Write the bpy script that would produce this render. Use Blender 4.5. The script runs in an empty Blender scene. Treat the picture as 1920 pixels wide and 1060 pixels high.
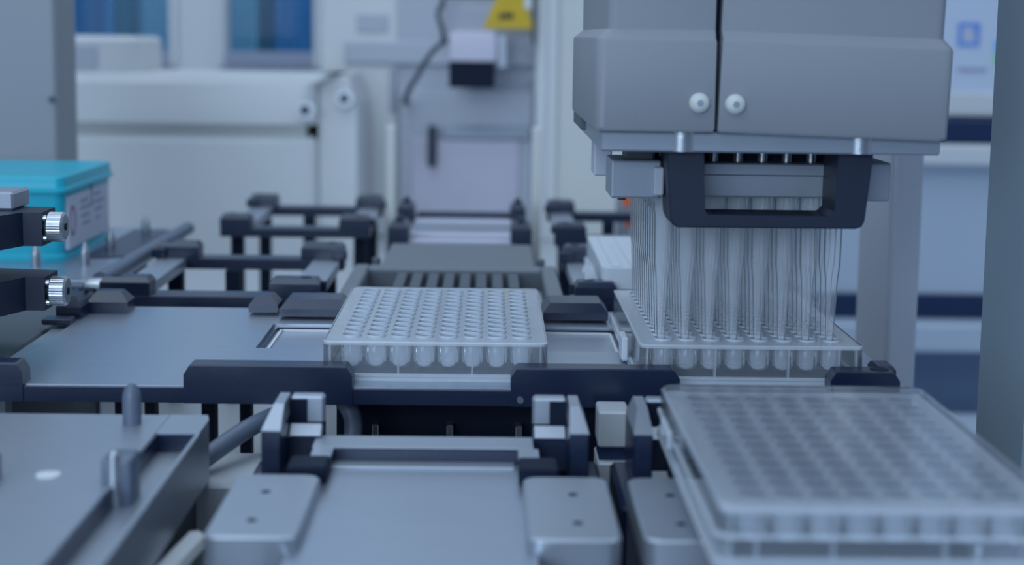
import bpy, bmesh, math, random
from mathutils import Vector, Matrix
random.seed(7)
SC = bpy.context.scene
COL = SC.collection
MM = 0.001

# ------------------------------------------------------------------ camera
def make_camera():
    cx, cy, cz = 0.018752, -0.548509, 0.125409
    yaw, pitch, roll, f = 0.0156674, 0.1218046, 0.0140855, 2868.3
    cyw, syw, cp, sp = math.cos(yaw), math.sin(yaw), math.cos(pitch), math.sin(pitch)
    fwd = Vector((syw * cp, cyw * cp, -sp)); right = Vector((cyw, -syw, 0)); up = right.cross(fwd)
    r2 = math.cos(roll) * right + math.sin(roll) * up
    u2 = -math.sin(roll) * right + math.cos(roll) * up
    cam = bpy.data.cameras.new('camera'); ob = bpy.data.objects.new('camera', cam); COL.objects.link(ob)
    m = Matrix.Identity(4)
    for i in range(3):
        m[i][0] = r2[i]; m[i][1] = u2[i]; m[i][2] = -fwd[i]
    m[0][3], m[1][3], m[2][3] = cx, cy, cz
    ob.matrix_world = m
    cam.sensor_fit = 'HORIZONTAL'; cam.sensor_width = 36.0
    cam.lens = f / 1920 * 36.0
    cam.shift_y = -110 / 1920
    cam.clip_start = 0.02; cam.clip_end = 50
    cam.dof.use_dof = True; cam.dof.focus_distance = 0.60; cam.dof.aperture_fstop = 8.5
    SC.camera = ob
make_camera()

# ------------------------------------------------------------------ world, lights, exposure
w = bpy.data.worlds.new('world'); SC.world = w; w.use_nodes = True
bg = w.node_tree.nodes['Background']
bg.inputs[0].default_value = (0.57, 0.74, 1.0, 1); bg.inputs[1].default_value = 0.66
def area(name, loc, target, size, power, color=(0.68, 0.84, 1.0)):
    l = bpy.data.lights.new(name, 'AREA'); l.shape = 'RECTANGLE'; l.size, l.size_y = size
    l.energy = power; l.color = color
    o = bpy.data.objects.new(name, l); COL.objects.link(o); o.location = loc
    o.rotation_euler = (Vector(target) - Vector(loc)).to_track_quat('-Z', 'Y').to_euler()
    return o
area('overhead_area_light', (-0.3, 0.75, 1.55), (-0.2, 0.75, 0), (2.2, 1.1), 9.0)
area('overhead_area_light', (0.9, 0.3, 1.55), (0.5, 0.4, 0), (0.8, 1.2), 4.0)
area('overhead_area_light', (-0.5, -0.9, 1.45), (0.1, 0.1, 0), (1.2, 0.8), 9.0)  # fill light added in front to brighten the tips and plate fronts
area('front_fill_light', (-0.7, -2.3, 0.55), (0.1, 0.1, 0.05), (1.8, 0.9), 36.0, (0.62, 0.80, 1.0))  # unseen low fill light, added behind the viewer to reach the tips
area('curtain_fill_light', (-0.42, 1.80, 0.85), (-0.42, 2.02, 0.2), (0.9, 0.06), 9.0)  # fill light added beyond the back wall to brighten the curtains
SC.view_settings.view_transform = 'Standard'; SC.view_settings.look = 'None'
SC.view_settings.gamma = 1; SC.view_settings.use_curve_mapping = False
SC.view_settings.exposure = -0.2
SC.cycles.transparent_max_bounces = 48
SC.cycles.max_bounces = 10

# ------------------------------------------------------------------ materials
MATS = {}
def mat(name, col, rough=0.5, metal=0.0, spec=0.5, noise=0.0, scale=40.0, bump=0.0, stretch=None, bscale=600.0, emit=0.0, ior=1.5):
    m = bpy.data.materials.new(name); m.use_nodes = True; MATS[name] = m
    nt = m.node_tree; b = nt.nodes['Principled BSDF']
    b.inputs['Base Color'].default_value = (*col, 1); b.inputs['Roughness'].default_value = rough
    b.inputs['Metallic'].default_value = metal; b.inputs['IOR'].default_value = ior; b.inputs['Specular IOR Level'].default_value = spec
    if emit:
        b.inputs['Emission Color'].default_value = (*col, 1); b.inputs['Emission Strength'].default_value = emit
    tc = nt.nodes.new('ShaderNodeTexCoord'); vec = tc.outputs['Object']
    if stretch:
        mp = nt.nodes.new('ShaderNodeMapping'); mp.inputs['Scale'].default_value = stretch
        nt.links.new(vec, mp.inputs[0]); vec = mp.outputs[0]
    if noise:
        n = nt.nodes.new('ShaderNodeTexNoise'); n.inputs['Scale'].default_value = scale; n.inputs['Detail'].default_value = 4
        nt.links.new(vec, n.inputs['Vector'])
        mr = nt.nodes.new('ShaderNodeMapRange'); mr.inputs['To Min'].default_value = 1 - noise; mr.inputs['To Max'].default_value = 1 + noise
        nt.links.new(n.outputs['Fac'], mr.inputs['Value'])
        mx = nt.nodes.new('ShaderNodeVectorMath'); mx.operation = 'SCALE'; mx.inputs[0].default_value = col
        nt.links.new(mr.outputs[0], mx.inputs['Scale']); nt.links.new(mx.outputs[0], b.inputs['Base Color'])
    if bump:
        n2 = nt.nodes.new('ShaderNodeTexNoise'); n2.inputs['Scale'].default_value = bscale
        nt.links.new(vec, n2.inputs['Vector'])
        bp = nt.nodes.new('ShaderNodeBump'); bp.inputs['Strength'].default_value = bump; bp.inputs['Distance'].default_value = 0.0003
        nt.links.new(n2.outputs['Fac'], bp.inputs['Height']); nt.links.new(bp.outputs[0], b.inputs['Normal'])
    return m
def clear(name, col, body, ior=1.5, rough=0.12, tint=(0.992, 0.995, 1.0)):
    """thin clear plastic: Fresnel-weighted gloss over a mix of clear and milky plastic"""
    m = bpy.data.materials.new(name); m.use_nodes = True; MATS[name] = m
    nt = m.node_tree; nt.nodes.clear()
    out = nt.nodes.new('ShaderNodeOutputMaterial')
    tr = nt.nodes.new('ShaderNodeBsdfTransparent'); tr.inputs[0].default_value = (*tint, 1)
    df = nt.nodes.new('ShaderNodeBsdfDiffuse'); df.inputs[0].default_value = (*col, 1)
    tl = nt.nodes.new('ShaderNodeBsdfTranslucent'); tl.inputs[0].default_value = (*col, 1)
    gl = nt.nodes.new('ShaderNodeBsdfGlossy'); gl.inputs['Roughness'].default_value = rough
    fr = nt.nodes.new('ShaderNodeFresnel'); fr.inputs[0].default_value = ior
    m0 = nt.nodes.new('ShaderNodeMixShader'); m0.inputs[0].default_value = 0.25
    m1 = nt.nodes.new('ShaderNodeMixShader')
    n = nt.nodes.new('ShaderNodeTexNoise'); n.inputs['Scale'].default_value = 260; n.inputs['Detail'].default_value = 3
    tc = nt.nodes.new('ShaderNodeTexCoord'); nt.links.new(tc.outputs['Object'], n.inputs['Vector'])
    mr = nt.nodes.new('ShaderNodeMapRange'); mr.inputs['To Min'].default_value = body * 0.93; mr.inputs['To Max'].default_value = body * 1.07
    nt.links.new(n.outputs['Fac'], mr.inputs['Value']); nt.links.new(mr.outputs[0], m1.inputs[0])
    m2 = nt.nodes.new('ShaderNodeMixShader')
    L = nt.links.new
    L(df.outputs[0], m0.inputs[1]); L(tl.outputs[0], m0.inputs[2])
    L(tr.outputs[0], m1.inputs[1]); L(m0.outputs[0], m1.inputs[2])
    L(fr.outputs[0], m2.inputs[0]); L(m1.outputs[0], m2.inputs[1]); L(gl.outputs[0], m2.inputs[2]); L(m2.outputs[0], out.inputs[0])
    return m
mat('black', (0.006, 0.015, 0.046), 0.30, 0.0, 0.5, 0.12, 300, 0.12, ior=1.62)
mat('black_matte', (0.006, 0.014, 0.038), 0.5, 0.0, 0.5, 0.1, 300, 0.1)
mat('black_deep', (0.004, 0.010, 0.028), 0.6, 0.0, 0.2, 0.1, 200)
mat('shelf', (0.46, 0.51, 0.59), 0.32, 0.85, 0.6, 0.06, 25, 0.05, (1, 6, 1))
mat('tray', (0.40, 0.44, 0.50), 0.38, 0.7, 0.5, 0.06, 30, 0.05)
mat('grey_metal', (0.32, 0.36, 0.42), 0.42, 0.5, 0.5, 0.06, 60, 0.05)
mat('olive_grey', (0.18, 0.20, 0.225), 0.5, 0.25, 0.5, 0.06, 40)
mat('slat', (0.09, 0.105, 0.13), 0.5, 0.2, 0.5, 0.06, 40)
mat('dark_grey', (0.09, 0.105, 0.125), 0.55, 0.0, 0.4, 0.1, 30)
mat('steel', (0.45, 0.48, 0.52), 0.3, 0.9, 0.5, 0.1, 200, 0.2)
mat('cover', (0.265, 0.285, 0.315), 0.55, 0.0, 0.35, 0.03, 20, 0.08, None, 900)
mat('white', (0.70, 0.72, 0.73), 0.5, 0.0, 0.4, 0.03, 8)
mat('white_warm', (0.62, 0.64, 0.62), 0.5, 0.0, 0.4, 0.03, 8)
mat('lilac', (0.56, 0.54, 0.64), 0.5, 0.0, 0.4, 0.05, 30)
mat('panel', (0.48, 0.51, 0.58), 0.45, 0.0, 0.4, 0.04, 10)
mat('post', (0.29, 0.31, 0.34), 0.5, 0.1, 0.4, 0.03, 12)
mat('post_dark', (0.33, 0.42, 0.49), 0.5, 0.1, 0.4, 0.04, 14)
mat('deck', (0.52, 0.55, 0.58), 0.45, 0.1, 0.4, 0.04, 14)
mat('cyan', (0.015, 0.43, 0.56), 0.35, 0.0, 0.45, 0.04, 30)
mat('label_white', (0.55, 0.58, 0.68), 0.6, 0.0, 0.3, 0.03, 80)
mat('label_red', (0.30, 0.10, 0.16), 0.6, 0.0, 0.3, 0.05, 80)
mat('label_ink', (0.30, 0.34, 0.46), 0.6, 0.0, 0.3, 0.05, 80)
mat('yellow', (0.62, 0.42, 0.02), 0.5, 0.0, 0.4, 0.15, 60)
mat('orange', (0.75, 0.13, 0.03), 0.5, 0.0, 0.4, 0.05, 60)
mat('ink', (0.03, 0.03, 0.04), 0.6, 0.0, 0.3, 0.05, 60)
mat('cable', (0.05, 0.065, 0.09), 0.5, 0.0, 0.4, 0.1, 60)
mat('tube', (0.11, 0.14, 0.20), 0.4, 0.0, 0.6, 0.1, 60)
mat('blue_deep', (0.006, 0.16, 0.38), 0.7, 0.0, 0.3, 0.1, 6)
mat('blue_light', (0.15, 0.44, 0.62), 0.7, 0.0, 0.3, 0.1, 6)
mat('blue_teal', (0.015, 0.27, 0.44), 0.7, 0.0, 0.3, 0.1, 6)
mat('sill', (0.33, 0.36, 0.46), 0.6, 0.0, 0.3, 0.04, 10)
mat('navy', (0.006, 0.022, 0.085), 0.5, 0.0, 0.5, 0.1, 10)
mat('bench_blue', (0.50, 0.58, 0.68), 0.5, 0.0, 0.4, 0.05, 6)
mat('floor_blue', (0.20, 0.29, 0.45), 0.35, 0.0, 0.5, 0.1, 3)
mat('screen', (0.33, 0.42, 0.56), 0.4, 0.0, 0.4, 0.04, 8, emit=0.35)
mat('icon_blue', (0.08, 0.20, 0.55), 0.5, 0.0, 0.4, 0.05, 40, emit=0.3)
mat('icon_cyan', (0.02, 0.35, 0.75), 0.5, 0.0, 0.4, 0.05, 40, emit=0.3)
mat('icon_green', (0.20, 0.48, 0.30), 0.5, 0.0, 0.4, 0.05, 40, emit=0.3)
mat('milky', (0.60, 0.64, 0.70), 0.4, 0.0, 0.5, 0.05, 60)
clear('plate_clear', (0.84, 0.91, 1.0), 0.64, 1.4)
clear('skirt_clear', (0.84, 0.91, 1.0), 0.16, 1.4)
clear('well_clear', (0.84, 0.91, 1.0), 0.42, 1.4)
clear('lid_clear', (0.84, 0.91, 1.0), 0.08, 1.45)
clear('tip_clear', (0.90, 0.95, 1.0), 0.17, 1.2, 0.2, (0.998, 0.999, 1.0))
clear('collar_clear', (0.80, 0.86, 0.92), 0.30)
clear('glass', (0.6, 0.75, 0.9), 0.03, 1.12, 0.03)

# ------------------------------------------------------------------ mesh helpers (millimetres)
def B(): return bmesh.new()
def quad_ring(bm, a, b):
    n = len(a)
    for i in range(n):
        bm.faces.new((a[i], a[(i + 1) % n], b[(i + 1) % n], b[i]))
def box(bm, x0, x1, y0, y1, z0, z1, bev=0.0, seg=1):
    vs = [bm.verts.new((x, y, z)) for z in (z0, z1) for x, y in ((x0, y0), (x1, y0), (x1, y1), (x0, y1))]
    fs = [bm.faces.new([vs[i] for i in q]) for q in ((3, 2, 1, 0), (4, 5, 6, 7), (0, 1, 5, 4), (1, 2, 6, 5), (2, 3, 7, 6), (3, 0, 4, 7))]
    if bev:
        es = list({e for f in fs for e in f.edges})
        bmesh.ops.bevel(bm, geom=es, offset=bev, segments=seg, profile=0.5, affect='EDGES')
    return bm
def rrect(x0, x1, y0, y1, r, seg=4):
    pts = []
    for cx, cy, a0 in ((x1 - r, y0 + r, -90), (x1 - r, y1 - r, 0), (x0 + r, y1 - r, 90), (x0 + r, y0 + r, 180)):
        for k in range(seg + 1):
            a = math.radians(a0 + 90 * k / seg); pts.append((cx + r * math.cos(a), cy + r * math.sin(a)))
    return pts
def stack(bm, levels, cap=True):
    """levels: list of (outline [(x,y)], z) with equal vertex counts"""
    rings = [[bm.verts.new((x, y, z)) for x, y in o] for o, z in levels]
    for a, b in zip(rings, rings[1:]): quad_ring(bm, a, b)
    if cap:
        bm.faces.new(rings[0][::-1]); bm.faces.new(rings[-1])
    return bm
def prism(bm, pts, a0, a1, axis):
    """polygon pts extruded along axis: 'y' takes (x,z), 'x' takes (y,z), 'z' takes (x,y)"""
    def P(p, a): return (p[0], a, p[1]) if axis == 'y' else (a, p[0], p[1]) if axis == 'x' else (p[0], p[1], a)
    r0 = [bm.verts.new(P(p, a0)) for p in pts]; r1 = [bm.verts.new(P(p, a1)) for p in pts]
    quad_ring(bm, r0, r1); bm.faces.new(r0[::-1]); bm.faces.new(r1)
    return bm
def lathe(bm, prof, c=(0, 0, 0), axis='z', seg=20, cap0=True, cap1=True, tooth=0.0):
    rings = []
    for r, h in prof:
        ring = []
        for k in range(seg):
            rr = r - (tooth if k % 2 else 0)
            a = 2 * math.pi * k / seg; u, v = rr * math.cos(a), rr * math.sin(a)
            p = (u, v, h) if axis == 'z' else (h, u, v) if axis == 'x' else (u, h, v)
            ring.append(bm.verts.new((c[0] + p[0], c[1] + p[1], c[2] + p[2])))
        rings.append(ring)
    for a, b in zip(rings, rings[1:]): quad_ring(bm, a, b)
    if cap0: bm.faces.new(rings[0][::-1])
    if cap1: bm.faces.new(rings[-1])
    return bm
def tube(bm, pts, r, seg=10, smooth=6):
    P = [Vector(p) for p in pts]; path = []
    for i in range(len(P) - 1):
        p0, p1, p2, p3 = P[max(i - 1, 0)], P[i], P[i + 1], P[min(i + 2, len(P) - 1)]
        for k in range(smooth):
            t = k / smooth
            path.append(0.5 * ((2 * p1) + (p2 - p0) * t + (2 * p0 - 5 * p1 + 4 * p2 - p3) * t * t + (3 * p1 - p0 - 3 * p2 + p3) * t ** 3))
    path.append(P[-1]); rings = []
    for i, p in enumerate(path):
        d = (path[min(i + 1, len(path) - 1)] - path[max(i - 1, 0)]).normalized()
        u = d.orthogonal().normalized() if i == 0 else (u - d * u.dot(d)).normalized()
        v = d.cross(u)
        rings.append([bm.verts.new(p + r * (math.cos(2 * math.pi * k / seg) * u + math.sin(2 * math.pi * k / seg) * v)) for k in range(seg)])
    for a, b in zip(rings, rings[1:]): quad_ring(bm, a, b)
    bm.faces.new(rings[0][::-1]); bm.faces.new(rings[-1])
    return bm
def bracket(bm, x0, x1, y0, y1, z0, z1, ch=2.5, k=0.7):
    """block whose four top edges are chamfered"""
    i = ch * k
    return stack(bm, [([(x0, y0), (x1, y0), (x1, y1), (x0, y1)], z0), ([(x0, y0), (x1, y0), (x1, y1), (x0, y1)], z1 - ch),
                      ([(x0 + i, y0 + i), (x1 - i, y0 + i), (x1 - i, y1 - i), (x0 + i, y1 - i)], z1)])
def obj(name, bm, m, parent=None, smooth=False, origin=None, label=None):
    """one mesh object from a millimetre bmesh given in world space"""
    bmesh.ops.recalc_face_normals(bm, faces=bm.faces)
    off = Vector(parent['_o']) if parent else Vector(origin or (0, 0, 0))
    me = bpy.data.meshes.new(name)
    for v in bm.verts: v.co = (v.co - off) * MM
    bm.to_mesh(me); bm.free()
    if smooth:
        for p in me.polygons: p.use_smooth = True
        try: me.set_sharp_from_angle(angle=math.radians(35))
        except Exception: pass
    me.materials.append(MATS[m])
    o = bpy.data.objects.new(name, me); COL.objects.link(o)
    if parent:
        o.parent = parent; o['_o'] = parent['_o']
    else:
        o.location = off * MM; o['_o'] = tuple(off)
    if label: o['label'] = label
    return o
def tag(o, label, cat, group=None):
    o['label'] = label; o['category'] = cat
    if group: o['group'] = group
    return o
def thing(name, label, cat, loc, group=None):
    o = bpy.data.objects.new(name, None); COL.objects.link(o); o.empty_display_size = 0.01
    o.location = Vector(loc) * MM; o['_o'] = tuple(float(c) for c in loc)
    return tag(o, label, cat, group)
def struct(o):
    o['kind'] = 'structure'; return o
def copy_tree(src, parent=None):
    c = src.copy(); COL.objects.link(c); c.parent = parent
    for ch in list(src.children): copy_tree(ch, c)
    return c

# ------------------------------------------------------------------ the room
FLOOR, WALL = -900, 1700
struct(obj('floor', box(B(), -2200, 2600, -2500, WALL + 600, FLOOR - 30, FLOOR), 'floor_blue'))
def wall_with_openings():
    bm = B(); zs0, zs1 = 76, 620
    xs = [(-608, -436), (-377, -228)]
    box(bm, -2200, 2600, WALL, WALL + 60, FLOOR, zs0)
    box(bm, -2200, 2600, WALL, WALL + 60, zs1, 1700)
    edges = [-2200] + [e for p in xs for e in p] + [2600]
    for i in range(0, len(edges), 2): box(bm, edges[i], edges[i + 1], WALL, WALL + 60, zs0, zs1)
    return bm
struct(obj('wall_left', box(B(), -2260, -2200, -2500, WALL, FLOOR, 1700), 'white'))
struct(obj('wall_right', box(B(), 2600, 2660, -2500, WALL, FLOOR, 1700), 'white'))
struct(obj('wall_front', box(B(), -2200, 2600, -2560, -2500, FLOOR, 1700), 'panel'))
wall = struct(obj('wall_back', wall_with_openings(), 'white'))
for n, (x0, x1) in enumerate(((-608, -436), (-377, -228)), 1):
    win = bpy.data.objects.new('window_%d' % n, None); COL.objects.link(win)
    win.location = Vector(((x0 + x1) / 2, WALL, 76)) * MM; win['_o'] = ((x0 + x1) / 2, float(WALL), 76.0); struct(win)
    bm = B(); t = 10
    for a in ((x0, x0 + t, 76, 620), (x1 - t, x1, 76, 620), (x0 + t, x1 - t, 610, 620)):
        box(bm, a[0], a[1], WALL - 12, WALL + 40, a[2], a[3], 1.5)
    obj('window_frame', bm, 'white', win)
    obj('window_sill', box(B(), x0 + t, x1 - t, WALL - 14, WALL + 50, 76, 98, 2), 'sill', win)
    obj('pane', box(B(), x0 + t, x1 - t, WALL + 20, WALL + 24, 98, 610), 'glass', win)
win = bpy.data.objects.new('window_3', None); COL.objects.link(win)          # made-up window behind the viewer, added around the front fill light
win.location = Vector((-700, -2500, 100)) * MM; win['_o'] = (-700.0, -2500.0, 100.0); struct(win)
bm = B()
for q in ((-1650, -1600, 80, 1020), (200, 250, 80, 1020), (-1600, 200, 80, 100), (-1600, 200, 1000, 1020), (-720, -680, 100, 1000)): box(bm, q[0], q[1], -2500, -2470, q[2], q[3], 2)
obj('window_frame', bm, 'white', win)
obj('pane', box(B(), -1600, 200, -2498, -2492, 100, 1000), 'glass', win)
def curtain(x0, x1, m, y, label):
    n = 48; bm = B(); fr, bk = [], []
    for side, dy in ((fr, 0), (bk, 3)):
        for z in (20, 660):
            side.append([bm.verts.new((x0 + (x1 - x0) * i / n, y + dy + 9 * math.sin(i * 1.1) + 3 * math.sin(i * .37), z)) for i in range(n + 1)])
    for i in range(n):
        bm.faces.new((fr[0][i], fr[0][i + 1], fr[1][i + 1], fr[1][i])); bm.faces.new((bk[0][i + 1], bk[0][i], bk[1][i], bk[1][i + 1]))
    tag(obj('blue_curtain', bm, m, None, True, ((x0 + x1) / 2, y, 20)), label, 'curtain', 'blue curtains behind the windows')
curtain(-740, -602, 'blue_deep', 2010, 'deep blue curtain at the far left of the left window')
curtain(-604, -560, 'blue_teal', 2022, 'teal blue curtain fold in the middle of the left window')
curtain(-562, -508, 'blue_light', 2010, 'pale blue curtain panel behind the left window beside the mullion')
curtain(-510, -440, 'blue_deep', 2022, 'dark blue curtain strip at the right edge of the left window')
curtain(-438, -368, 'blue_light', 2010, 'pale sky blue curtain at the left of the right window')
curtain(-370, -338, 'blue_teal', 2022, 'narrow teal curtain fold in the right window')
curtain(-340, -190, 'blue_deep', 2010, 'wide dark blue curtain filling the right half of the right window')

# instrument deck and table under it
t = thing('instrument_deck', 'pale grey metal base deck under the plate nests', 'deck', (0, 250, -92))
obj('deck_plate', box(B(), -520, 262, -330, 1180, -92, -80, 1.5), 'deck', t)
obj('deck_body', box(B(), -510, 252, -320, 1170, FLOOR, -92), 'panel', t)

# ------------------------------------------------------------------ pieces of the back of the room
# left bench instrument, white
t = thing('benchtop_instrument', 'white box-shaped instrument with lidded top below the windows', 'instrument', (-260, 980, -80))
bm = B(); stack(bm, [(rrect(-420, -140, 850, 1000, 12), -80), (rrect(-420, -140, 850, 1000, 12), 26), (rrect(-416, -144, 854, 996, 12), 31)])
obj('lower_body', bm, 'white', t, True)
obj('seam_strip', box(B(), -412, -150, 858, 992, 31, 43), 'white_warm', t)
bm = B(); stack(bm, [(rrect(-420, -140, 848, 1000, 14), 43), (rrect(-420, -140, 848, 1000, 14), 79), (rrect(-412, -120, 856, 996, 14), 88)])
obj('upper_body', bm, 'white', t, True)
bm = B(); stack(bm, [(rrect(-420, -304, 856, 980, 12), 88), (rrect(-420, -304, 856, 980, 12), 117), (rrect(-416, -308, 860, 976, 10), 121)])
obj('top_hood', bm, 'white', t, True)
obj('hood_window', box(B(), -416, -338, 854.5, 857, 92, 112), 'panel', t)
bm = B(); prism(bm, [(-139, -80), (-104, -80), (-104, 60), (-112, 88), (-139, 88)], 870, 1000, 'y'); obj('side_housing', bm, 'white', t)
for x, z, y in ((-147, 57, 846), (-114, 67, 868)):
    bm = B(); lathe(bm, [(8.5, 0), (8.5, 5), (7, 7)], (x, y - 7, z), 'y', 24, tooth=.5)
    k = obj('knob', bm, 'steel', t, True); bm = B(); lathe(bm, [(4.5, 0), (4.5, 2)], (x - 1, y - 9, z), 'y', 16); obj('knob_cap', bm, 'black', k)
# left post
t = thing('left_frame_post', 'grey upright frame post behind the turquoise box', 'post', (-330, 480, -80))
obj('column', box(B(), -420, -262, 450, 500, -80, 420, 2), 'post', t)
bm = B(); lathe(bm, [(2.2, 0), (2.2, -2)], (-265, 450, 81), 'y', 12); obj('screw', bm, 'dark_grey', t)

# centre back: tall cabinet, shelf, door
t = thing('robot_cabinet', 'tall white equipment cabinet with grey door behind the middle nests', 'cabinet', (0, 1100, -80))
obj('left_column', box(B(), -152, -74, 1005, 1160, -80, 420, 3), 'white', t)
obj('right_column', box(B(), 64, 76, 985, 1160, -80, 420, 2), 'white', t)
obj('back_panel', box(B(), -74, 64, 1008, 1160, 60, 420), 'panel', t)
obj('shelf_panel', box(B(), -128, 64, 1000, 1060, 96, 119, 2), 'panel', t)
obj('upper_panel', box(B(), -100, 64, 1010, 1062, 119, 420, 2), 'white', t)
bm = B(); box(bm, -73, 63, 1002, 1030, -80, 72, 2); d = obj('door', bm, 'panel', t)
obj('door_panel', box(B(), -60, 50, 998, 1003, -70, 22, 2), 'lilac', d)
bm = B(); box(bm, -43, -35, 985, 999, -6, 36, 2.5, 2); obj('door_handle', bm, 'black', d)
obj('door_rail', box(B(), -30, 62, 996, 1003, 22, 34, 2), 'grey_metal', d)
obj('side_slot', box(B(), -82, -76, 1001, 1006, 48, 92, 1), 'grey_metal', t)
obj('vent_plate', box(B(), -116, -84, 1003, 1006, 128, 146, 1), 'panel', t)
for z in (110, 84): 
    bm = B(); lathe(bm, [(4, 0), (4, -3)], (58, 1000, z), 'y', 14); obj('bolt', bm, 'grey_metal', t)
# wide grey-green panel right of the cabinet
t = thing('side_enclosure', 'pale grey green enclosure wall behind the pipetting head', 'enclosure', (150, 1100, -80))
obj('front_panel', box(B(), 78, 262, 1000, 1010, -80, 420, 2), 'white_warm', t)
obj('edge_strip', box(B(), 76, 86, 990, 1001, -80, 420, 2), 'white', t)
# camera head with black lens block
t = thing('barcode_scanner', 'lilac grey scanner box with black lower window on the cabinet', 'scanner', (2, 930, 76))
bm = B(); stack(bm, [(rrect(-21, 25, 900, 960, 4), 102), (rrect(-21, 25, 900, 960, 4), 124), (rrect(-18, 22, 903, 957, 4), 130)]); obj('housing', bm, 'lilac', t, True)
obj('window_block', box(B(), -20, 23.5, 902, 956, 77, 102, 1.5), 'black_deep', t)
obj('mount', box(B(), -14, 18, 956, 1000, 90, 120, 1), 'lilac', t)
obj('arm_plate', box(B(), 26, 34, 905, 1010, 96, 126, 1), 'panel', t)
tag(obj('scanner_cable', tube(B(), [(-22, 905, 122), (-30, 895, 116), (-40, 890, 104), (-49, 890, 88), (-57, 892, 75), (-62, 915, 62), (-64, 998, 58)], 2.6), 'cable', None, True, (-40, 890, 76)), 'thick dark cable curving down left from the scanner box', 'cable')
tag(obj('hanging_cable', tube(B(), [(-28, 980, 420), (-28, 975, 180), (-31, 975, 155), (-33, 975, 145), (-29, 975, 132), (-28, 985, 122), (-27, 1000, 119)], 2.4), 'cable', None, True, (-28, 975, 119)), 'thin grey cable hanging vertically above the scanner box', 'cable')
t = thing('warning_sign', 'yellow trapezoid warning sign hanging above the scanner', 'sign', (36, 970, 133))
bm = B(); prism(bm, [(11, 133), (61, 133), (52, 172), (28, 172)], 970, 974, 'y'); obj('board', bm, 'yellow', t)
for i, (a, b_, z) in enumerate(((27, 31, 145), (32, 35, 146), (35.5, 38, 145), (38.5, 41, 146))):
    obj('lettering', box(B(), a, b_, 968.8, 970.2, z - 2.5, z + 3), 'ink', t)
obj('hanging_rod', box(B(), 60, 62.5, 968, 976, 118, 420), 'ink', t)
obj('badge', box(B(), 52, 59, 968, 970, 152, 166, 1), 'white', t)
obj('top_bar', box(B(), -28, 64, 976, 981, 163, 167), 'cable', t)

# right background: monitor, benches
t = thing('monitor', 'bright computer monitor with blue icons at the right edge', 'monitor', (560, 1010, -20))
obj('screen', box(B(), 430, 760, 1000, 1004, 76, 380), 'screen', t)
obj('chin', box(B(), 430, 760, 996, 1006, 52, 76, 1), 'white', t)
obj('bezel', box(B(), 424, 766, 1002, 1030, 50, 390, 2), 'panel', t)
bm = B()
for a in ((490, 512, 122, 126), (490, 512, 142, 146), (490, 494, 126, 142), (508, 512, 126, 142)): box(bm, a[0], a[1], 998.8, 1000.2, a[2], a[3])
obj('icon_frame', bm, 'icon_blue', t)
bm = B(); lathe(bm, [(6, 0), (6, -1)], (501, 1000, 134), 'y', 20); obj('icon_disc', bm, 'label_white', t)
obj('icon_dot', box(B(), 506, 511, 998.4, 999.6, 136, 141), 'icon_blue', t)
obj('icon_tile', box(B(), 528, 540, 998.8, 1000.2, 116, 128), 'icon_cyan', t)
obj('icon_tile_base', box(B(), 527, 540, 998.8, 1000.2, 104, 116), 'icon_green', t)
for x in range(6): obj('caption_mark', box(B(), 492 + x * 5, 495.6 + x * 5, 998.8, 1000.2, 96.5, 100.5), 'label_ink', t)
tag(obj('keyboard_ledge', box(B(), 300, 900, 985, 1100, 24, 50, 3), 'navy', None, False, (560, 1040, 24)), 'dark navy ledge directly under the monitor', 'ledge')
t = thing('side_bench', 'pale blue laboratory bench cabinet with dark plinth behind the white post', 'bench', (500, 1080, -900))
obj('worktop', box(B(), 270, 1100, 980, 1140, 2, 24, 3), 'white', t)
obj('front_panel', box(B(), 280, 1090, 1000, 1130, -132, 2, 1), 'bench_blue', t)
obj('dark_gap', box(B(), 275, 1095, 996, 1120, -157, -132, 1), 'navy', t)
obj('lower_worktop', box(B(), 268, 1100, 960, 1130, -185, -157, 2), 'bench_blue', t)
obj('base_cabinet', box(B(), 290, 1080, 1010, 1120, FLOOR, -185, 1), 'floor_blue', t)
# white floor-standing cabinet low on the right
tag(obj('floor_cabinet', box(B(), 275, 1000, 560, 955, FLOOR, -245, 6, 2), 'bench_blue', None, False, (600, 760, FLOOR)), 'low pale blue cabinet seen below the right bench', 'cabinet')

# posts at the right
t = thing('gantry_post', 'pale grey two-faced gantry post behind the right clear plate', 'post', (230, 250, -80))
obj('side_face', box(B(), 222.5, 232, 222, 282, -80, 420, 1), 'panel', t)
obj('front_face', box(B(), 224, 238, 217, 223, -80, 420, 1), 'panel', t)
t = thing('corner_post', 'dark blue grey frame post at the right edge', 'post', (250, 34, -80))
obj('column', box(B(), 219.5, 300, 5, 62, -80, 420, 1.5), 'post_dark', t)
obj('foot', box(B(), 218, 304, 2, 66, -80, -72, 1), 'post_dark', t)

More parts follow.
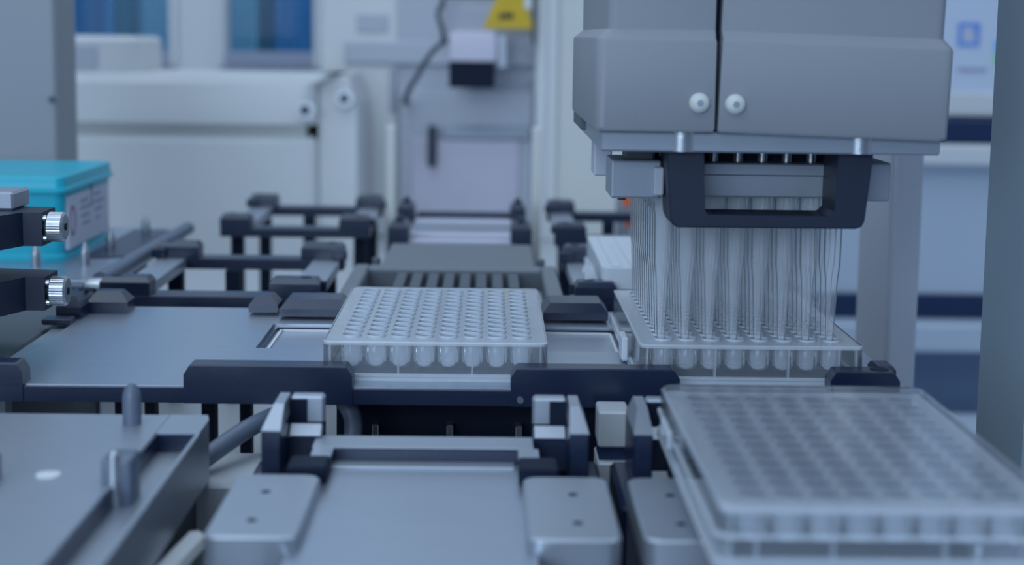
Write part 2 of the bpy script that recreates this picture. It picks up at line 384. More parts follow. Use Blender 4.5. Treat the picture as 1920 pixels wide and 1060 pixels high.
# ------------------------------------------------------------------ rear nest frames
def nest_frame(label, x0, x1, y0, y1, bw, back_dx=0, legs=True, bd=14, zt=8.5, group='open nest frames on legs'):
    t = thing('nest_frame', label, 'plate nest', ((x0 + x1) / 2, (y0 + y1) / 2, -80), group)
    obj('front_beam', box(B(), x0, x1, y0, y0 + 16, -6, 0, .6), 'black', t)
    obj('rear_beam', box(B(), x0 + back_dx, x1 + back_dx, y1 - 14, y1, -6.5, 0, .6), 'black', t)
    for a in (x0 + 2, x1 - 17):
        bm = B(); prism(bm, [(a, y0 + 16), (a + 15, y0 + 16), (a + 15 + back_dx, y1 - 14), (a + back_dx, y1 - 14)], -6, -.4, 'z'); obj('side_beam', bm, 'tray', t)
    for i, (a, b_, c, d, s) in enumerate(((x0, x0 + bw, y0, y0 + bd, 1), (x1 - bw, x1, y0, y0 + bd, -1), (x0 + back_dx, x0 + bw + back_dx, y1 - bd, y1, 1), (x1 - bw + back_dx, x1 + back_dx, y1 - bd, y1, -1))):
        bm = B(); bracket(bm, a, b_, c, d, 0, zt, 2.5)
        o = obj('corner_bracket', bm, 'black', t)
        hx = a + 7 if s > 0 else b_ - 7
        bm = B(); lathe(bm, [(2.6, zt - .4), (2.6, zt + .15)], (hx, (c + d) / 2, 0), 'z', 16); obj('socket', bm, 'black_deep', o)
        yy = (c + d) / 2
        obj('bracket_tab', box(B(), (a - 2) if s > 0 else (b_ - 6), (a + 6) if s > 0 else (b_ + 2), c - 3 if i > 1 else d, c if i > 1 else d + 3, 0, zt - 3, .5), 'black', t)
    if legs:
        for lx in (x0 + 8, x0 + 40, x1 - 12):
            obj('leg', box(B(), lx, lx + 8, y1 - 22, y1 - 14, -80, -6), 'black_deep', t)
        for lx in (x0 + 4, x1 - 12):
            obj('leg', box(B(), lx, lx + 8, y0 + 18, y0 + 26, -80, -6), 'black_deep', t)
    return t
nest_frame('open black nest frame behind the long polished shelf, nearer of the left two', -167, -62, 177, 316, 24)
nest_frame('open black nest frame at the back left, farther of the left two', -155, -58, 437, 575, 20)
nest_frame('black nest frame carrying the white blurred plate behind the pipette tips', 61, 171, 177, 318, 20, legs=True)
nest_frame('black nest frame at the back right below the orange clips', 61, 168, 410, 560, 20)
# orange clips
for z, dx, lab in ((-1, 0, 'upper small orange clip behind the pipette tips'), (-17, 2, 'lower small orange clip behind the pipette tips')):
    t = thing('orange_clip', lab, 'clip', (124 + dx, 604, z), 'orange clips at the back')
    obj('body', box(B(), 121 + dx, 127 + dx, 600, 609, z, z + 9, 1), 'orange', t)
    obj('stem', box(B(), 123 + dx, 125 + dx, 609, 640, z + 3, z + 6), 'dark_grey', t)
t = thing('clip_rail', 'thin grey rail behind the orange clips', 'rail', (124, 645, -80))
obj('upright', box(B(), 119, 131, 640, 650, -80, 16, 1), 'grey_metal', t)

# ------------------------------------------------------------------ centre column behind the plate
t = thing('slotted_tray', 'olive grey open tray with a row of slats behind the centre plate', 'tray', (1, 215, -80))
bm = B()
for a in ((-54, -46, 148, 286), (48, 56, 148, 286), (-46, 48, 272, 286), (-46, 48, 148, 158)): box(bm, *a, -16, 0, .8)
obj('rim', bm, 'olive_grey', t)
obj('tray_floor', box(B(), -47, 49, 157, 273, -14, -12), 'deck', t)
bm = B()
for a in ((-47, -45.5, 157, 273), (47.5, 49, 157, 273), (-47, 49, 271.5, 273), (-47, 49, 157, 158.5)): box(bm, *a, -12, -2)
obj('inner_wall', bm, 'dark_grey', t)
slat_mesh = None
for i in range(8):
    if slat_mesh is None:
        o = obj('slat', box(B(), 1 - 2.7, 1 + 2.7, 215 - 55, 215 + 55, -81.2, -78.8, .4), 'slat', t); slat_mesh = o.data
    else:
        o = bpy.data.objects.new('slat', slat_mesh); COL.objects.link(o); o.parent = t
    o.location = Vector((-28 + i * 8.5, 0, 77)) * MM
for xx in (-44, 40):
    obj('support', box(B(), xx, xx + 8, 170, 178, -80, -14), 'black_deep', t)
t = thing('clamp_nest', 'grey nest platform with four black upright clamps before the cabinet', 'plate nest', (2, 430, -80))
obj('ramp_plate', box(B(), -40, 45, 288, 376, -6, -.5, 1), 'olive_grey', t)
obj('platform', box(B(), -34, 37, 400, 560, -8, -4, 1), 'grey_metal', t)
for y0, z in ((412, -3), (436, -2), (510, -2), (540, 0)):
    obj('cross_bar', box(B(), -32, 35, y0, y0 + 7, -6, z, .8), 'lilac' if z != 0 else 'black', t)
for x0, x1, y0, y1, z0 in ((-44, -31, 402, 432, -14), (33, 46, 402, 432, -14), (-45, -33, 515, 540, -8), (34, 45, 515, 540, -8)):
    bm = B(); bracket(bm, x0, x1, y0, y1, z0, 8.5, 3); c = obj('clamp', bm, 'black', t)
    bm = B(); lathe(bm, [(2.4, 8), (2.4, 11), (1.6, 12)], ((x0 + x1) / 2, (y0 + y1) / 2, 0), 'z', 14); obj('clamp_screw', bm, 'black', c, True)
for x in (-38, 38):
    for y in (300, 440, 540): obj('leg', box(B(), x - 3, x + 3, y - 3, y + 3, -80, -8), 'black_deep', t)
for x in (-43, 48):
    bm = B(); lathe(bm, [(2.5, -6), (2.5, 2), (1.5, 3)], (x, 292, 0), 'z', 14); obj('locating_pin', bm, 'dark_grey', t)
# white uprights beside the clamp nest
for x, lab in ((-56, 'thin white upright to the left of the four-clamp nest'), (50, 'thin white upright to the right of the four-clamp nest')):
    t = thing('guide_upright', lab, 'upright', (x + 3, 400, -80), 'white uprights beside the clamp nest')
    obj('bar', box(B(), x, x + 7, 560, 572, -80, 60, 1), 'white_warm', t); obj('foot', box(B(), x - 3, x + 10, 556, 576, -80, -74, 1), 'white_warm', t)
    
# ------------------------------------------------------------------ left carrier with turquoise tip box
t = thing('tip_box_carrier', 'dark polished carrier shelf under the turquoise box', 'carrier', (-290, 310, -80))
obj('carrier_plate', box(B(), -440, -176, 216, 432, -7, 0, .8), 'shelf', t)
obj('edge_rail', tube(B(), [(-176, 214, 1), (-175, 320, 1), (-173, 424, 1)], 4.2, 12), 'tube', t, True)
obj('front_rail', box(B(), -440, -182, 206, 216, -8, 0, 1), 'tube', t)
bm = B(); lathe(bm, [(4.5, 0), (5, 2), (5, 8), (3.5, 10)], (-182, 211, -2), 'x', 14); obj('rail_joint', bm, 'steel', t, True)
for x, y in ((-300, 330), (-420, 260), (-200, 400), (-190, 240)): obj('leg', box(B(), x - 5, x + 5, y - 5, y + 5, -80, -7), 'black_deep', t)
for x, y in ((-222, 262), (-198, 270), (-194, 398), (-200, 334)):
    bm = B(); lathe(bm, [(2.6, 0), (2.6, 7), (2.0, 9), (.5, 12.5)], (x, y, 0), 'z', 14); obj('locating_pin', bm, 'steel', t, True)
bm = B(); prism(bm, [(-206, 292), (-184, 300), (-184, 420), (-206, 420)], .0, .6, 'z'); obj('dark_inlay', bm, 'black', t)

t = thing('tip_box', 'turquoise plastic pipette tip box with white label', 'box', (-274, 330, 0))
bm = B(); stack(bm, [(rrect(-338, -212.5, 279, 386, 5), 0.1), (rrect(-338, -212.5, 279, 386, 5), 3), (rrect(-337, -213.5, 280, 385, 5), 4), (rrect(-336, -212, 279.5, 385, 5), 37), (rrect(-337, -211, 278.5, 386, 5), 38)])
obj('base', bm, 'cyan', t, True)
bm = B(); stack(bm, [(rrect(-338, -210, 277.5, 387, 5), 38), (rrect(-338, -210, 277.5, 387, 5), 40), (rrect(-337, -211, 278.5, 386, 5), 40.6), (rrect(-336.6, -211.4, 279, 385.6, 5), 46), (rrect(-336, -212, 279.5, 385, 5), 46.6)])
obj('lid', bm, 'cyan', t, True)
lb = obj('label_sticker', box(B(), -213, -211.2, 286, 376, 6, 35), 'label_white', t)
bm = B()
n = 28
ro = [[], [], [], []]
for k in range(n):
    a = 2 * math.pi * k / n
    for lst, r, x in ((ro[0], 1.0, -211.2), (ro[1], 1.0, -210.9), (ro[2], .82, -210.9), (ro[3], .82, -211.2)):
        lst.append(bm.verts.new((x, 295.5 + 5.6 * r * math.cos(a), 21 + 8.5 * r * math.sin(a))))
quad_ring(bm, ro[0], ro[1]); quad_ring(bm, ro[1], ro[2]); quad_ring(bm, ro[2], ro[3])
obj('label_ring', bm, 'label_red', lb)
for y0, y1, z in ((313, 328, 29), (313, 335, 25), (314, 331, 20.5), (316, 333, 16), (342, 356, 30), (342, 364, 25.5), (343, 360, 21), (345, 354, 16)):
    obj('label_line', box(B(), -211.3, -211.0, y0, y1, z, z + 1.8), 'label_ink', lb)
obj('latch_mark', box(B(), -211.4, -210.9, 336, 337.2, 25, 38), 'dark_grey', t)

# grey housing left of the shelf
t = thing('actuator_housing', 'dark grey actuator housing below the two black clamp arms', 'housing', (-240, 110, -80))
obj('body', box(B(), -330, -170, 48, 180, -80, -3, 2), 'dark_grey', t)
obj('base_flange', box(B(), -330, -166, 30, 48, -80, -50, 2), 'dark_grey', t)
# clamp arms with knurled knobs
def clamp_arm(label, zt, zb, dx):
    t = thing('knob_clamp', label, 'clamp', (-175 + dx, 70, zb), 'clamp arms at the left edge')
    bm = B(); prism(bm, [(-158.5, 57), (-158.5, 76), (-200, 82), (-240, -40), (-193, -40), (-174.5, 36), (-166, 57)], zb, zt, 'z')
    for v in bm.verts: v.co.x += dx
    obj('arm', bm, 'black_matte', t)
    bm = B(); lathe(bm, [(3, 0), (3, 4)], (-158.5 + dx, 63, (zt + zb) / 2 + .5), 'x', 14); obj('neck', bm, 'steel', t, True)
    bm = B(); lathe(bm, [(5.2, 0), (6, .8), (6, 6.2), (5.2, 7)], (-157.5 + dx, 62, (zt + zb) / 2 + .5), 'x', 72, tooth=.14); k = obj('knurled_knob', bm, 'steel', t)
    bm = B(); lathe(bm, [(1.5, 6.8), (1.5, 7.3)], (-157.5 + dx, 62, (zt + zb) / 2 + .5), 'x', 12); obj('knob_socket', bm, 'black_deep', k)
    for z in (zt - 2.5, zb + 3):
        bm = B(); lathe(bm, [(1.3, 0), (1.3, 2)], (-159 + dx, 59, z), 'x', 12); obj('set_screw', bm, 'steel', t)
    obj('mount', box(B(), -330 + dx, -215 + dx, 20, 82, zb + 1, zt - 1, 1), 'dark_grey', t)
clamp_arm('upper black clamp arm with knurled steel knob before the turquoise box', 53.5, 40, 0)
clamp_arm('lower black clamp arm with knurled steel knob beside the polished shelf', 27.5, 14, 0.5)
tag(obj('arm_block', box(B(), -215, -171, 62, 84, 53.5, 61, 1), 'grey_metal', None, False, (-190, 70, 53.5)), 'small grey block lying on the upper clamp arm', 'block')

# ------------------------------------------------------------------ the long shelf of the middle row
t = thing('deck_shelf', 'long polished grey shelf with black corner brackets carrying two clear plates', 'shelf', (0, 65, -80))
bm = B(); px0, px1, py0, py1 = -74, 76, 56, 108
box(bm, -160, 172, -11, py0, -5.8, 0); box(bm, -160, 172, py1, 146, -5.8, 0); box(bm, -160, px0, py0, py1, -5.8, 0); box(bm, px1, 172, py0, py1, -5.8, 0)
obj('shelf_plate', bm, 'shelf', t)
obj('pocket_floor', box(B(), px0 - .5, px1 + .5, py0 - .5, py1 + .5, -5, -2.4), 'shelf', t)
bm = B()
for a in ((px0, px0 + 2, py0 + 4, py1), (px1 - 2, px1, py0 + 4, py1), (px0 + 2, px1 - 2, py1 - 2, py1)): box(bm, *a, -2.4, -1.2)
obj('pocket_lip', bm, 'black', t)
bm = B()
for a in ((px0 + 3.5, px0 + 4.5, py0 + 5, py1 - 4), (px1 - 4.5, px1 - 3.5, py0 + 5, py1 - 4), (px0 + 3.5, px1 - 3.5, py1 - 5, py1 - 4)): box(bm, *a, -2.4, -1.6)
obj('pocket_bead', bm, 'white', t)
obj('front_edge', box(B(), -175, 172, -13, -11, -6, -.3, .3), 'black', t)
obj('left_edge', box(B(), -168, -160, -11, 112, -6, -1.5, .8), 'tray', t)
for x0, x1 in ((-206, -146), (-89, -29), (27.5, 88), (142, 167)):
    bm = B(); pts = [(x0, -6), (x1, -6), (x1, 4.5), (x1 - 2.2, 8), (x0 + 2.2, 8), (x0, 4.5)]
    prism(bm, pts, -13.5, -4, 'y'); bmesh.ops.bevel(bm, geom=[e for e in bm.edges if abs(e.verts[0].co.z - e.verts[1].co.z) < .1 and e.verts[0].co.z > 7], offset=.5, segments=1, affect='EDGES')
    obj('front_bracket', bm, 'black', t)
bm = B(); bracket(bm, 160.5, 168, -4, 8, 0, 8, 1.5); br = obj('end_bracket', bm, 'black', t)
bm = B(); lathe(bm, [(3.4, 7.6), (3.4, 8.15)], (160.5, -8.6, 0), 'z', 20); obj('socket', bm, 'black_deep', br)
bm = B(); bracket(bm, -160, -142, 128, 142, 0, 9.5, 4.5, .8); bracket(bm, -170, -159, 114, 142, 0, 9.5, 4.5, .6); br = obj('rear_bracket', bm, 'black', t)
bm = B(); lathe(bm, [(4, 9.2), (4, 9.7)], (-162, 136, 0), 'z', 20); obj('socket', bm, 'black_deep', br)
obj('bracket_foot', box(B(), -172, -160, 99, 108, 0, 2.6, .5), 'black', t)
for x0, x1, y0, y1 in ((-88, -75, 128, 144), (-73, -43.5, 119, 143), (43.5, 72.3, 117, 143), (160, 170, 119, 143)):
    bm = B(); bracket(bm, x0, x1, y0, y1, 1.2, 8.5, 4, .8); obj('rear_bracket', bm, 'black', t)
bm = B(); lathe(bm, [(1.4, 0), (.2, 2.2)], (-68, 8, 0), 'z', 6); obj('stop_pin', bm, 'dark_grey', t)
for x, y, ww in ((-144, 110, 9), (-131, 110, 4.5), (-108, 120, 6), (-93, 132, 5), (54, 5, 6.5), (20, 120, 8), (-40, 110, 8), (150, 110, 10)):
    obj('leg', box(B(), x, x + ww, y, y + 8, -80, -5.8), 'black_deep', t)
obj('drive_block', box(B(), -38, 52, 20, 70, -58, -5.8, 1), 'black_deep', t)
bm = B(); lathe(bm, [(1.2, 0), (1.2, -1)], (31, -13.4, -3.5), 'y', 10); obj('rivet', bm, 'steel', t)
obj('rail_specks', box(B(), -30, 46, 16, 20, -31, -29, .3), 'dark_grey', t)
for x in (-24, 4, 30): obj('screw_head', box(B(), x, x + 2.5, 13, 20, -25, -20, .4), 'steel', t)
# hoses under the shelf
tag(obj('black_hose', tube(B(), [(-36, 5, -6), (-30, 0, -14), (-31, -4, -26), (-38, -4, -40), (-50, 0, -60), (-55, 5, -80)], 3.4, 12), 'tube', None, True, (-36, 0, -80)), 'dark curved hose hanging under the long shelf by the centre', 'hose')
tag(obj('grey_hose', tube(B(), [(-88, -60, -26), (-74, -44, -16), (-60, -20, -10.5), (-52, 6, -16), (-50, 12, -45), (-50, 12, -80)], 3.3, 12), 'tube', None, True, (-70, -30, -26)), 'slate grey hose running diagonally beside the front left tray', 'hose')
t = thing('cable_block', 'pale grey upright block between the two front plate nests', 'block', (63, -20, -80))
obj('upper_block', box(B(), 57.5, 68.2, -36, -20, -14.5, -2, .6), 'deck', t)
obj('dark_joint', box(B(), 58, 67.5, -34, -20, -19.5, -14.5), 'navy', t)
obj('lower_block', box(B(), 57.5, 68.6, -38, -16, -80, -19.5, .6), 'deck', t)
# pale riser seen below the shelf at the left
t = thing('deck_riser', 'pale metal riser on the deck between the left tray and front nest', 'riser', (-66, -40, -80))
obj('riser_body', box(B(), -92, -54, -60, -20, -80, -22, 1), 'deck', t)
bm = B(); lathe(bm, [(1.4, 0), (1.4, 1)], (-74, -54, -22), 'z', 12); obj('screw', bm, 'steel', t)

# ------------------------------------------------------------------ front nests
def front_nest(label, X):
    t = thing('plate_nest', label, 'plate nest', (X, -130, -80), 'front plate nests')
    def bx(name, x0, x1, y0, y1, z0, z1, m, bev=.6): return obj(name, box(B(), X + x0, X + x1, y0, y1, z0, z1, bev), m, t)
    bx('floor_plate', -33, 33, -215, -66, -16, -9, 'shelf')
    bx('rear_bar', -36, 34, -77, -63, -9.2, -4.4, 'black'); bx('bar_top_sheen', -36, 34, -77, -63, -4.4, -4, 'tray', .1)  # thin pale layer paints the light reflected by the bar's top
    bx('rear_ledge', -30, 28, -84, -77, -9.2, -8.3, 'tray', .3)
    for s in (-1, 1):
        f = lambda a, b_: (min(s * a, s * b_), max(s * a, s * b_))
        a = f(34, 45)
        bm = B(); prism(bm, [(-66, -14), (-54, -14), (-54, -1), (-62, -1), (-66, -4)], X + a[0], X + a[1], 'x'); br = obj('corner_post', bm, 'black', t)
        a = f(45, 51); bm = B(); c0, c1 = X + a[0], X + a[1]; tx0, tx1 = (c0 + 2.2, c1 - .6) if s < 0 else (c0 + .6, c1 - 2.2)
        stack(bm, [([(c0, -84), (c1, -84), (c1, -54), (c0, -54)], 2.6), ([(c0, -84), (c1, -84), (c1, -54), (c0, -54)], 3), ([(tx0, -70), (tx1, -70), (tx1, -55), (tx0, -55)], 8.2)])
        obj('cheek_sheen', bm, 'tray', br)  # lighter upper piece paints the lit slope of the black cheek
        obj('outer_cheek', box(B(), c0, c1, -84, -54, -14, 2.6, .4), 'black', br)
        a = f(34, 45); obj('back_cheek', box(B(), X + a[0], X + a[1], -60, -54, -1, 8.2, .8), 'tray', br)
        a = f(39.5, 45); obj('cheek_slot', box(B(), X + a[0], X + a[1], -61, -59.9, -.6, 7.4), 'black_deep', br)
        a = f(34.6, 44.4); bm = B(); prism(bm, [(-65.6, -3.7), (-61.6, -.7), (-62, -.4), (-66.1, -3.4)], X + a[0], X + a[1], 'x'); obj('chamfer_sheen', bm, 'tray', br)  # pale sliver paints the bright reflection along the post's chamfer
        a = f(29, 41); obj('stop_pad', box(B(), X + a[0], X + a[1], -101, -88, -9, -3.6, .6), 'black_deep', t)
        a = f(29, 35.5); obj('bar_leg', box(B(), X + a[0], X + a[1], -88, -77, -9, -4.4, .4), 'black', t); obj('leg_top_sheen', box(B(), X + a[0], X + a[1], -88, -77, -4.4, -4, .1), 'tray', t)  # leg's lit top painted as a thin pale layer
        a = f(30, 55); bm = B(); stack(bm, [(rrect(X + a[0], X + a[1], -162, -104, 4), -14), (rrect(X + a[0], X + a[1], -162, -104, 4), -5.6), (rrect(X + a[0] + .6, X + a[1] - .6, -161.4, -104.6, 4), -5)])
        sp = obj('side_plate', bm, 'tray', t, True)
        for yy in (-122, -148):
            bm = B(); lathe(bm, [(1.4, -5.2), (1.4, -4.9)], (X + s * 44, yy, 0), 'z', 12); obj('screw_hole', bm, 'black_deep', sp)
        a = f(46, 56); obj('side_wall', box(B(), X + a[0], X + a[1], -104, -54, -80, -14, 1.5), 'black', t)
    bx('pedestal', -40, 40, -210, -70, -80, -16, 'black_deep')
    return t
front_nest('empty front plate nest with corner posts before the centre clear plate', 0)
front_nest('front plate nest under the lidded clear plate at lower right', 116)

# front left tray
t = thing('front_tray', 'flat grey metal tray with a recessed channel at lower left', 'tray', (-120, -130, -80))
obj('top_plate', box(B(), -175, -85, -230, -53.5, -20, 0, .5), 'tray', t)
bm = B(); prism(bm, [(-85, -53.5), (-73, -53.5), (-71.5, -60), (-71.5, -77), (-85, -77)], -20, 0, 'z'); obj('rear_land', bm, 'tray', t)
obj('channel_floor', box(B(), -85, -73, -230, -77, -20, -6), 'tray', t)
obj('channel_liner', box(B(), -85.2, -84.4, -230, -77, -6, -.3), 'black', t)
obj('channel_end', box(B(), -85, -72.6, -78, -77, -6, -.3), 'black', t)
obj('side_lip', box(B(), -73, -71.5, -230, -77, -20, -.4, .3), 'tray', t)
obj('pedestal', box(B(), -170, -76, -225, -60, -80, -20), 'dark_grey', t)
bm = B(); lathe(bm, [(3, 0), (3, 9), (2.4, 11.5), (1.2, 13)], (-95, -66, 0), 'z', 16); obj('locating_pin', bm, 'tube', t, True)
for x, y in ((-84.5, -128), (-122.5, -132)):
    bm = B(); box(bm, x - 3.6, x + 5, y - 6, y + 6, -10, 7.5, 1.2, 2); c = obj('clamp_block', bm, 'tube', t, True)
    bm = B(); lathe(bm, [(1.9, -10), (1.9, 6), (1.5, 9), (.5, 10)], (x + .2, y - 5.5, 0), 'z', 16); obj('clamp_pin', bm, 'steel', c, True)
bm = B(); stack(bm, [(rrect(-108.5, -101.5, -128, -122, 2.9), 0), (rrect(-108.5, -101.5, -128, -122, 2.9), .5)]); obj('bright_slot', bm, 'white', t, True)  # raised white patch stands in for the bright slot hole
bm = B(); tube(bm, [(-66, -112, -24), (-70, -150, -24), (-72, -200, -24)], 4, 10)
tag(obj('pale_hose', bm, 'white', None, True, (-70, -150, -28)), 'pale hose beside the recessed channel of the front tray', 'hose')

# ------------------------------------------------------------------ microplates
WELL = None
def well_mesh():
    global WELL
    if WELL: return WELL
    bm = B(); lathe(bm, [(3.75, 0), (3.7, .6), (3.4, .7), (3.4, -.4), (4.1, -1.2), (4.2, -9.2), (3.9, -10.4), (3.0, -11.1), (1.6, -11.3)], (0, 0, 0), 'z', 16, cap0=False, cap1=True)
    bmesh.ops.scale(bm, vec=(MM,) * 3, verts=bm.verts)
    WELL = bpy.data.meshes.new('well'); bm.to_mesh(WELL); bm.free()
    for p in WELL.polygons: p.use_smooth = True
    WELL.set_sharp_from_angle(angle=math.radians(40)); WELL.materials.append(MATS['well_clear']); WELL.materials.append(MATS['plate_clear'])
    for p in WELL.polygons:
        if p.center.z > 0 or p.center.z < -.0095: p.material_index = 1
    return WELL
def plate_ring(X, Y):
    x0, x1, y0, y1 = X - 41, X + 41, Y, Y + 124.5
    return lambda e, r: rrect(x0 - e, x1 + e, y0 - e, y1 + e, r, 3)
def plate_flange(X, Y):
    ring = plate_ring(X, Y)
    return stack(B(), [(ring(-.8, 2), 0.05), (ring(1.7, 3), 0.05), (ring(1.7, 3), 1.1), (ring(1.2, 3), 1.3), (ring(1.2, 3), 1.5), (ring(1.5, 3), 1.7), (ring(1.5, 3), 2.5), (ring(.2, 3), 2.7)], cap=False)
def plate_skirt(X, Y, H):
    ring = plate_ring(X, Y)
    return stack(B(), [(ring(.2, 3), 2.7), (ring(0, 3), H - 1.2)], cap=False)
def plate_deck(X, Y, H):
    bm = B(); ring = plate_ring(X, Y)
    x0, x1, y0, y1 = X - 41, X + 41, Y, Y + 124.5
    stack(bm, [(ring(0, 3), H - 1.4), (ring(.15, 3), H - 1.2), (ring(.15, 3), H - .4), (ring(-.5, 3), H)], cap=False)
    gx0, gy0, n = X - 36, Y + 8.25, 16
    for i in range(8):
        for j in range(12):
            cx, cy = gx0 + 9 * i + 4.5, gy0 + 9 * j + 4.5
            sq, ci = [], []
            for k in range(n):
                a = 2 * math.pi * k / n; c, s = math.cos(a), math.sin(a); mm = max(abs(c), abs(s))
                sq.append(bm.verts.new((cx + 4.5 * c / mm, cy + 4.5 * s / mm, H - .3))); ci.append(bm.verts.new((cx + 3.4 * c, cy + 3.4 * s, H - .3)))
            quad_ring(bm, sq, ci)
    for a in ((x0 + .5, gx0, y0 + .5, y1 - .5), (gx0 + 72, x1 - .5, y0 + .5, y1 - .5), (gx0, gx0 + 72, y0 + .5, gy0), (gx0, gx0 + 72, gy0 + 108, y1 - .5)):
        bm.faces.new([bm.verts.new(p) for p in ((a[0], a[2], H - .3), (a[1], a[2], H - .3), (a[1], a[3], H - .3), (a[0], a[3], H - .3))])
    return bm
def microplate(label, X, Y, wells=True, bm_mat='plate_clear', Z=0):
    H = 14.35
    t = thing('microplate', label, 'microplate', (X, Y + 62, Z), 'clear well plates')
    t['_o'] = (X, Y + 62, 0)
    obj('flange', plate_flange(X, Y), 'plate_clear', t); obj('skirt', plate_skirt(X, Y, H), 'skirt_clear', t); obj('top_deck', plate_deck(X, Y, H), 'plate_clear', t)
    # inner stiffening ribs along the front skirt
    for rx in (-38.5, -32, -13.5, 13.5, 32, 38.5):
        obj('skirt_rib', box(B(), X + rx - .35, X + rx + .35, Y + .6, Y + 3.2, 1, H - .6), 'plate_clear', t)
    if wells:
        me = well_mesh()
        for i in range(8):
            for j in range(12):
                o = bpy.data.objects.new('well', me); COL.objects.link(o); o.parent = t
                o.location = Vector((-31.5 + 9 * i, Y + 12.75 + 9 * j - (Y + 62), H - .3)) * MM
    return t
microplate('clear empty well plate on the middle of the long shelf', 0, 0)
microplate('clear well plate with pipette tips lowered into it', 116, 0)
microplate('clear well plate under a lid at lower right', 116, -196)
# blurred white plate at the back right
t = thing('sealed_plate', 'white sealed plate blurred in the rear right nest', 'microplate', (117, 246, 0))
bm = B(); stack(bm, [(rrect(73, 159, 183, 308, 3), 0.2), (rrect(73, 159, 183, 308, 3), 2.6), (rrect(74.5, 157.5, 184.5, 306.5, 3), 2.8), (rrect(74.5, 157.5, 184.5, 306.5, 3), 14.4)]); obj('plate_body', bm, 'milky', t, True)
for i in range(8):
    obj('ridge', box(B(), 79.5 + i * 9.3, 84.5 + i * 9.3, 190, 300, 14.4, 15.3, .4), 'milky', t)
t = thing('film_scrap', 'crumpled clear film scrap beside the white sealed plate', 'film', (68, 200, 0))
bm = B(); pts = [(66, 186), (71.5, 190), (72, 205), (69, 222), (65.5, 214), (64.5, 196)]
stack(bm, [(pts, 8.6), ([(68 + (x - 68) * .9, 203 + (y - 203) * .8) for x, y in pts], 11), ([(69 + (x - 68) * .5, 206 + (y - 203) * .5) for x, y in pts], 13.5)]); obj('film', bm, 'plate_clear', t)

# lid on the front right plate
bm = B()
def ring(e, r): return rrect(116 - 42 - e, 116 + 42 + e, -196 - 1 - e, -196 + 125.5 + e, r, 5)
stack(bm, [(ring(0, 5), 7.5), (ring(0, 5), 15.2), (ring(-.8, 5), 16)], cap=False)
bm.faces.new([bm.verts.new((x, y, 16)) for x, y in ring(-.8, 5)])
lidt = thing('microplate_cover', 'clear round-cornered lid lying over the lower right well plate', 'cover', (116, -134, 7.5))
obj('lid_shell', bm, 'lid_clear', lidt)
bm = B(); stack(bm, [(ring(.8, 5), 7.5), (ring(.8, 5), 8.6), (ring(0, 5), 8.6)], cap=False); obj('lid_rim', bm, 'plate_clear', lidt)
obj('grip_tab', box(B(), 71.6, 73.2, -115, -97, 6.5, 12, .5), 'plate_clear', lidt)
tag(obj('plate_clip', box(B(), 71.0, 73.6, 32, 46, 1.2, 10.5, .6), 'milky', None, False, (72, 39, 0)), 'small white plastic clip on the left side of the right plate', 'clip')

# ------------------------------------------------------------------ pipetting head
HX = 115
t = thing('pipetting_head', 'large grey pipetting head with black gripper frame above the right plate', 'pipetting head', (HX, 45, 58))
def cover(x0, x1, up0, up1, rot, name):
    bm = B()
    fr, bk = -30, 118
    o_low = [(x0, fr), (x1, fr), (x1, bk), (x0, bk)]
    def rr(a, b_, f0, b1, rl, rr_):
        pts = []
        for cx, cy, a0, r in ((b_, f0, -90, rr_), (b_, b1, 0, rr_), (a, b1, 90, rl), (a, f0, 180, rl)):
            sx = -1 if cx == b_ else 1; sy = 1 if cy == f0 else -1
            for k in range(5):
                ang = math.radians(a0 + 90 * k / 4); pts.append((cx + sx * r + r * math.cos(ang), cy + sy * r + r * math.sin(ang)))
        return pts
    L = x0 < 60; rl, r2 = (3.5, .3) if L else (.3, 3.5)
    ui0, ui1 = (x0 + 4, x1) if L else (x0, x1 - 2.5)
    stack(bm, [(rr(x0 + .4, x1 - .4, fr + .8, bk, rl, r2), 94), (rr(x0, x1, fr, bk, rl, r2), 95.2), (rr(x0, x1, fr, bk, rl, r2), 124.5), (rr(x0 + .3, x1 - .3, fr + .5, bk, rl, r2), 125.6),
               (rr(ui0, ui1, fr + 4, bk, rl, r2), 128.6), (rr(ui0, ui1, fr + 4, bk, rl, r2), 260)])
    if rot:
        p = Vector((x0, 0, 95)); R = Matrix.Rotation(rot, 4, 'Y')
        for v in bm.verts: v.co = R @ (v.co - p) + p
    return obj(name, bm, 'cover', t, True)
cl = cover(54.5, 95.2, 0, 0, 0, 'left_cover')
cr = cover(96.4, 175.5, 0, 0, math.radians(1.5), 'right_cover')
obj('inner_core', box(B(), 70, 162, -20, 112, 92, 258), 'black_deep', t)
for x, z, p in ((89.8, 104, cl), (102, 103.7, cr)):
    bm = B(); lathe(bm, [(3.5, 0), (3.4, -1.0), (2.7, -2.1), (1.3, -2.7)], (x, -30, z), 'y', 24, cap1=True); s = obj('dome_screw', bm, 'white_warm', p, True)
    bm = B(); lathe(bm, [(1.2, -2.5), (1.2, -2.85)], (x, -30, z), 'y', 6); obj('screw_socket', bm, 'grey_metal', s)
obj('base_plate', box(B(), 57, 174, -25, 112, 86.8, 94, .6), 'grey_metal', t)
obj('rear_bracket', box(B(), 55, 62, 60, 112, 89, 94, .5), 'dark_grey', t)
obj('rear_block', box(B(), 60.5, 67.5, 56, 75, 71, 87, .6), 'panel', t)
for x in (85.5, 147):
    bm = B(); lathe(bm, [(5.6, 87), (5.6, 94), (6.2, 94.2)], (x, -20.5, 0), 'z', 24); obj('boss', bm, 'steel', t, True)
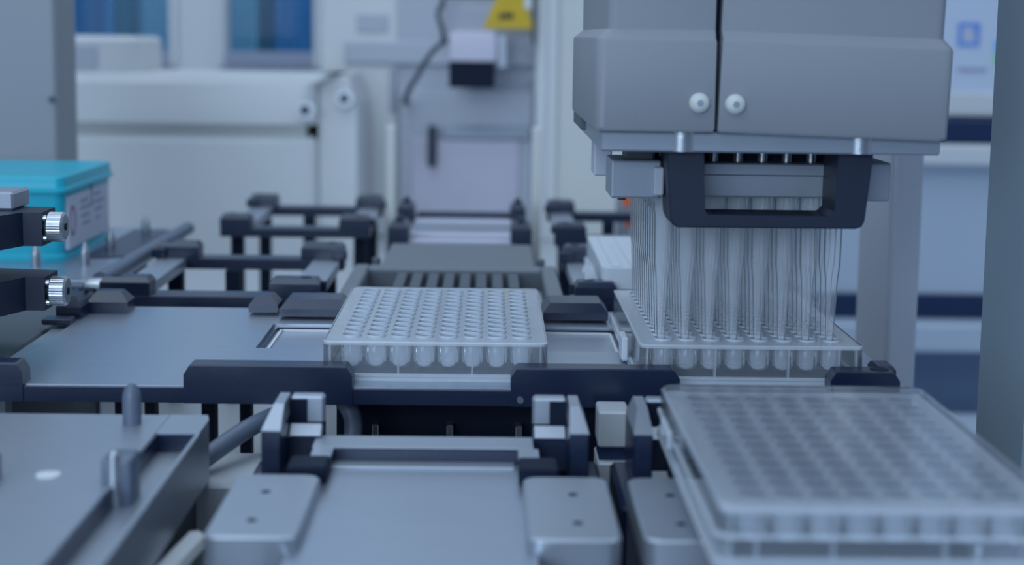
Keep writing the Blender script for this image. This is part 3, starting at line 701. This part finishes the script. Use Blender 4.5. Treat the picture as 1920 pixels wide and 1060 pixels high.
# tip plate and mandrels
obj('tip_plate', box(B(), 79, 152, 4, 118, 68.6, 80.8, .5), 'grey_metal', t)
obj('tip_plate_step', box(B(), 78.5, 152.5, 3, 119, 76.5, 81, .5), 'grey_metal', t)
obj('dark_void', box(B(), 80, 151, 15.5, 116, 81, 87), 'black_deep', t)
mm = None
for j in (0, 1):
    for i in range(8):
        bm = B(); x, y = HX - 31.5 + 9 * i, 12.75 + 9 * j
        if mm is None:
            lathe(bm, [(2.1, 81), (2.1, 87)], (x, y, 0), 'z', 12); o = obj('mandrel', bm, 'steel', t, True); mm = o; base = (x, y)
        else:
            bm.free(); o = mm.copy(); COL.objects.link(o); o.location = Vector((x - base[0], y - base[1], 0)) * MM
# gripper frame: U-shaped black block with a window, real thickness
def gripper():
    bm = B()
    y0, y1 = -20, 3
    outer = [(80.3, 87), (82.2, 63.2), (83.2, 61), (84.8, 60.1), (147.2, 60.3), (149.2, 61), (150.2, 63), (152.4, 87)]
    inner = [(93.6, 87), (93.8, 66), (95, 64.2), (138, 64.2), (140, 66), (140.2, 87)]
    poly = outer + inner[::-1]
    prism(bm, poly, y0, y1, 'y')
    bmesh.ops.bevel(bm, geom=[e for e in bm.edges if abs(e.verts[0].co.y - e.verts[1].co.y) < .1 and e.verts[0].co.y < y0 + .1], offset=.5, segments=1, affect='EDGES')
    return bm
g = obj('gripper_frame', gripper(), 'black_matte', t)
obj('gripper_slot', box(B(), 99, 134, -14, -1, 64.1, 64.5), 'black_deep', g)
obj('gripper_arm', box(B(), 62.5, 80.5, -4, 22, 68.4, 82.2, .8, 2), 'grey_metal', t)
obj('gripper_arm', box(B(), 152.4, 163.5, -2, 22, 68.2, 82.2, .8, 2), 'grey_metal', t)
obj('arm_clamp', box(B(), 77.5, 81, -8, 2, 70, 80, .5), 'panel', t)
obj('arm_top', box(B(), 68, 78, 0, 16, 82.2, 87, .5), 'dark_grey', t)
bm = B(); lathe(bm, [(1.5, 67.4), (1.5, 68.6)], (67, 2, 0), 'z', 12); obj('arm_screw', bm, 'ink', t)
# pipette tips: each one a thing of its own
bm = B()
lathe(bm, [(4.1, 68.4), (4.1, 63), (3.5, 61.5), (3.15, 43), (2.4, 37), (2.0, 28), (1.15, 9), (1.0, 6.5)], (0, 0, -60), 'z', 12, cap0=False, cap1=False)
bmesh.ops.scale(bm, vec=(MM,) * 3, verts=bm.verts)
tipm = bpy.data.meshes.new('pipette_tip'); bm.to_mesh(tipm); bm.free()
for p in tipm.polygons: p.use_smooth = True
tipm.materials.append(MATS['tip_clear'])
ORD = 'first second third fourth fifth sixth seventh eighth ninth tenth eleventh twelfth'.split()
for j in range(12):
    for i in range(8):
        o = bpy.data.objects.new('pipette_tip', tipm); COL.objects.link(o)
        o.location = Vector((HX - 31.5 + 9 * i, 12.75 + 9 * j - 1.5, 60)) * MM
        tag(o, 'clear pipette tip, %s row from the front, %s from the left' % (ORD[j], ORD[i]), 'pipette tip', 'pipette tips under the head')

for o in bpy.data.objects:
    if '_o' in o: del o['_o']
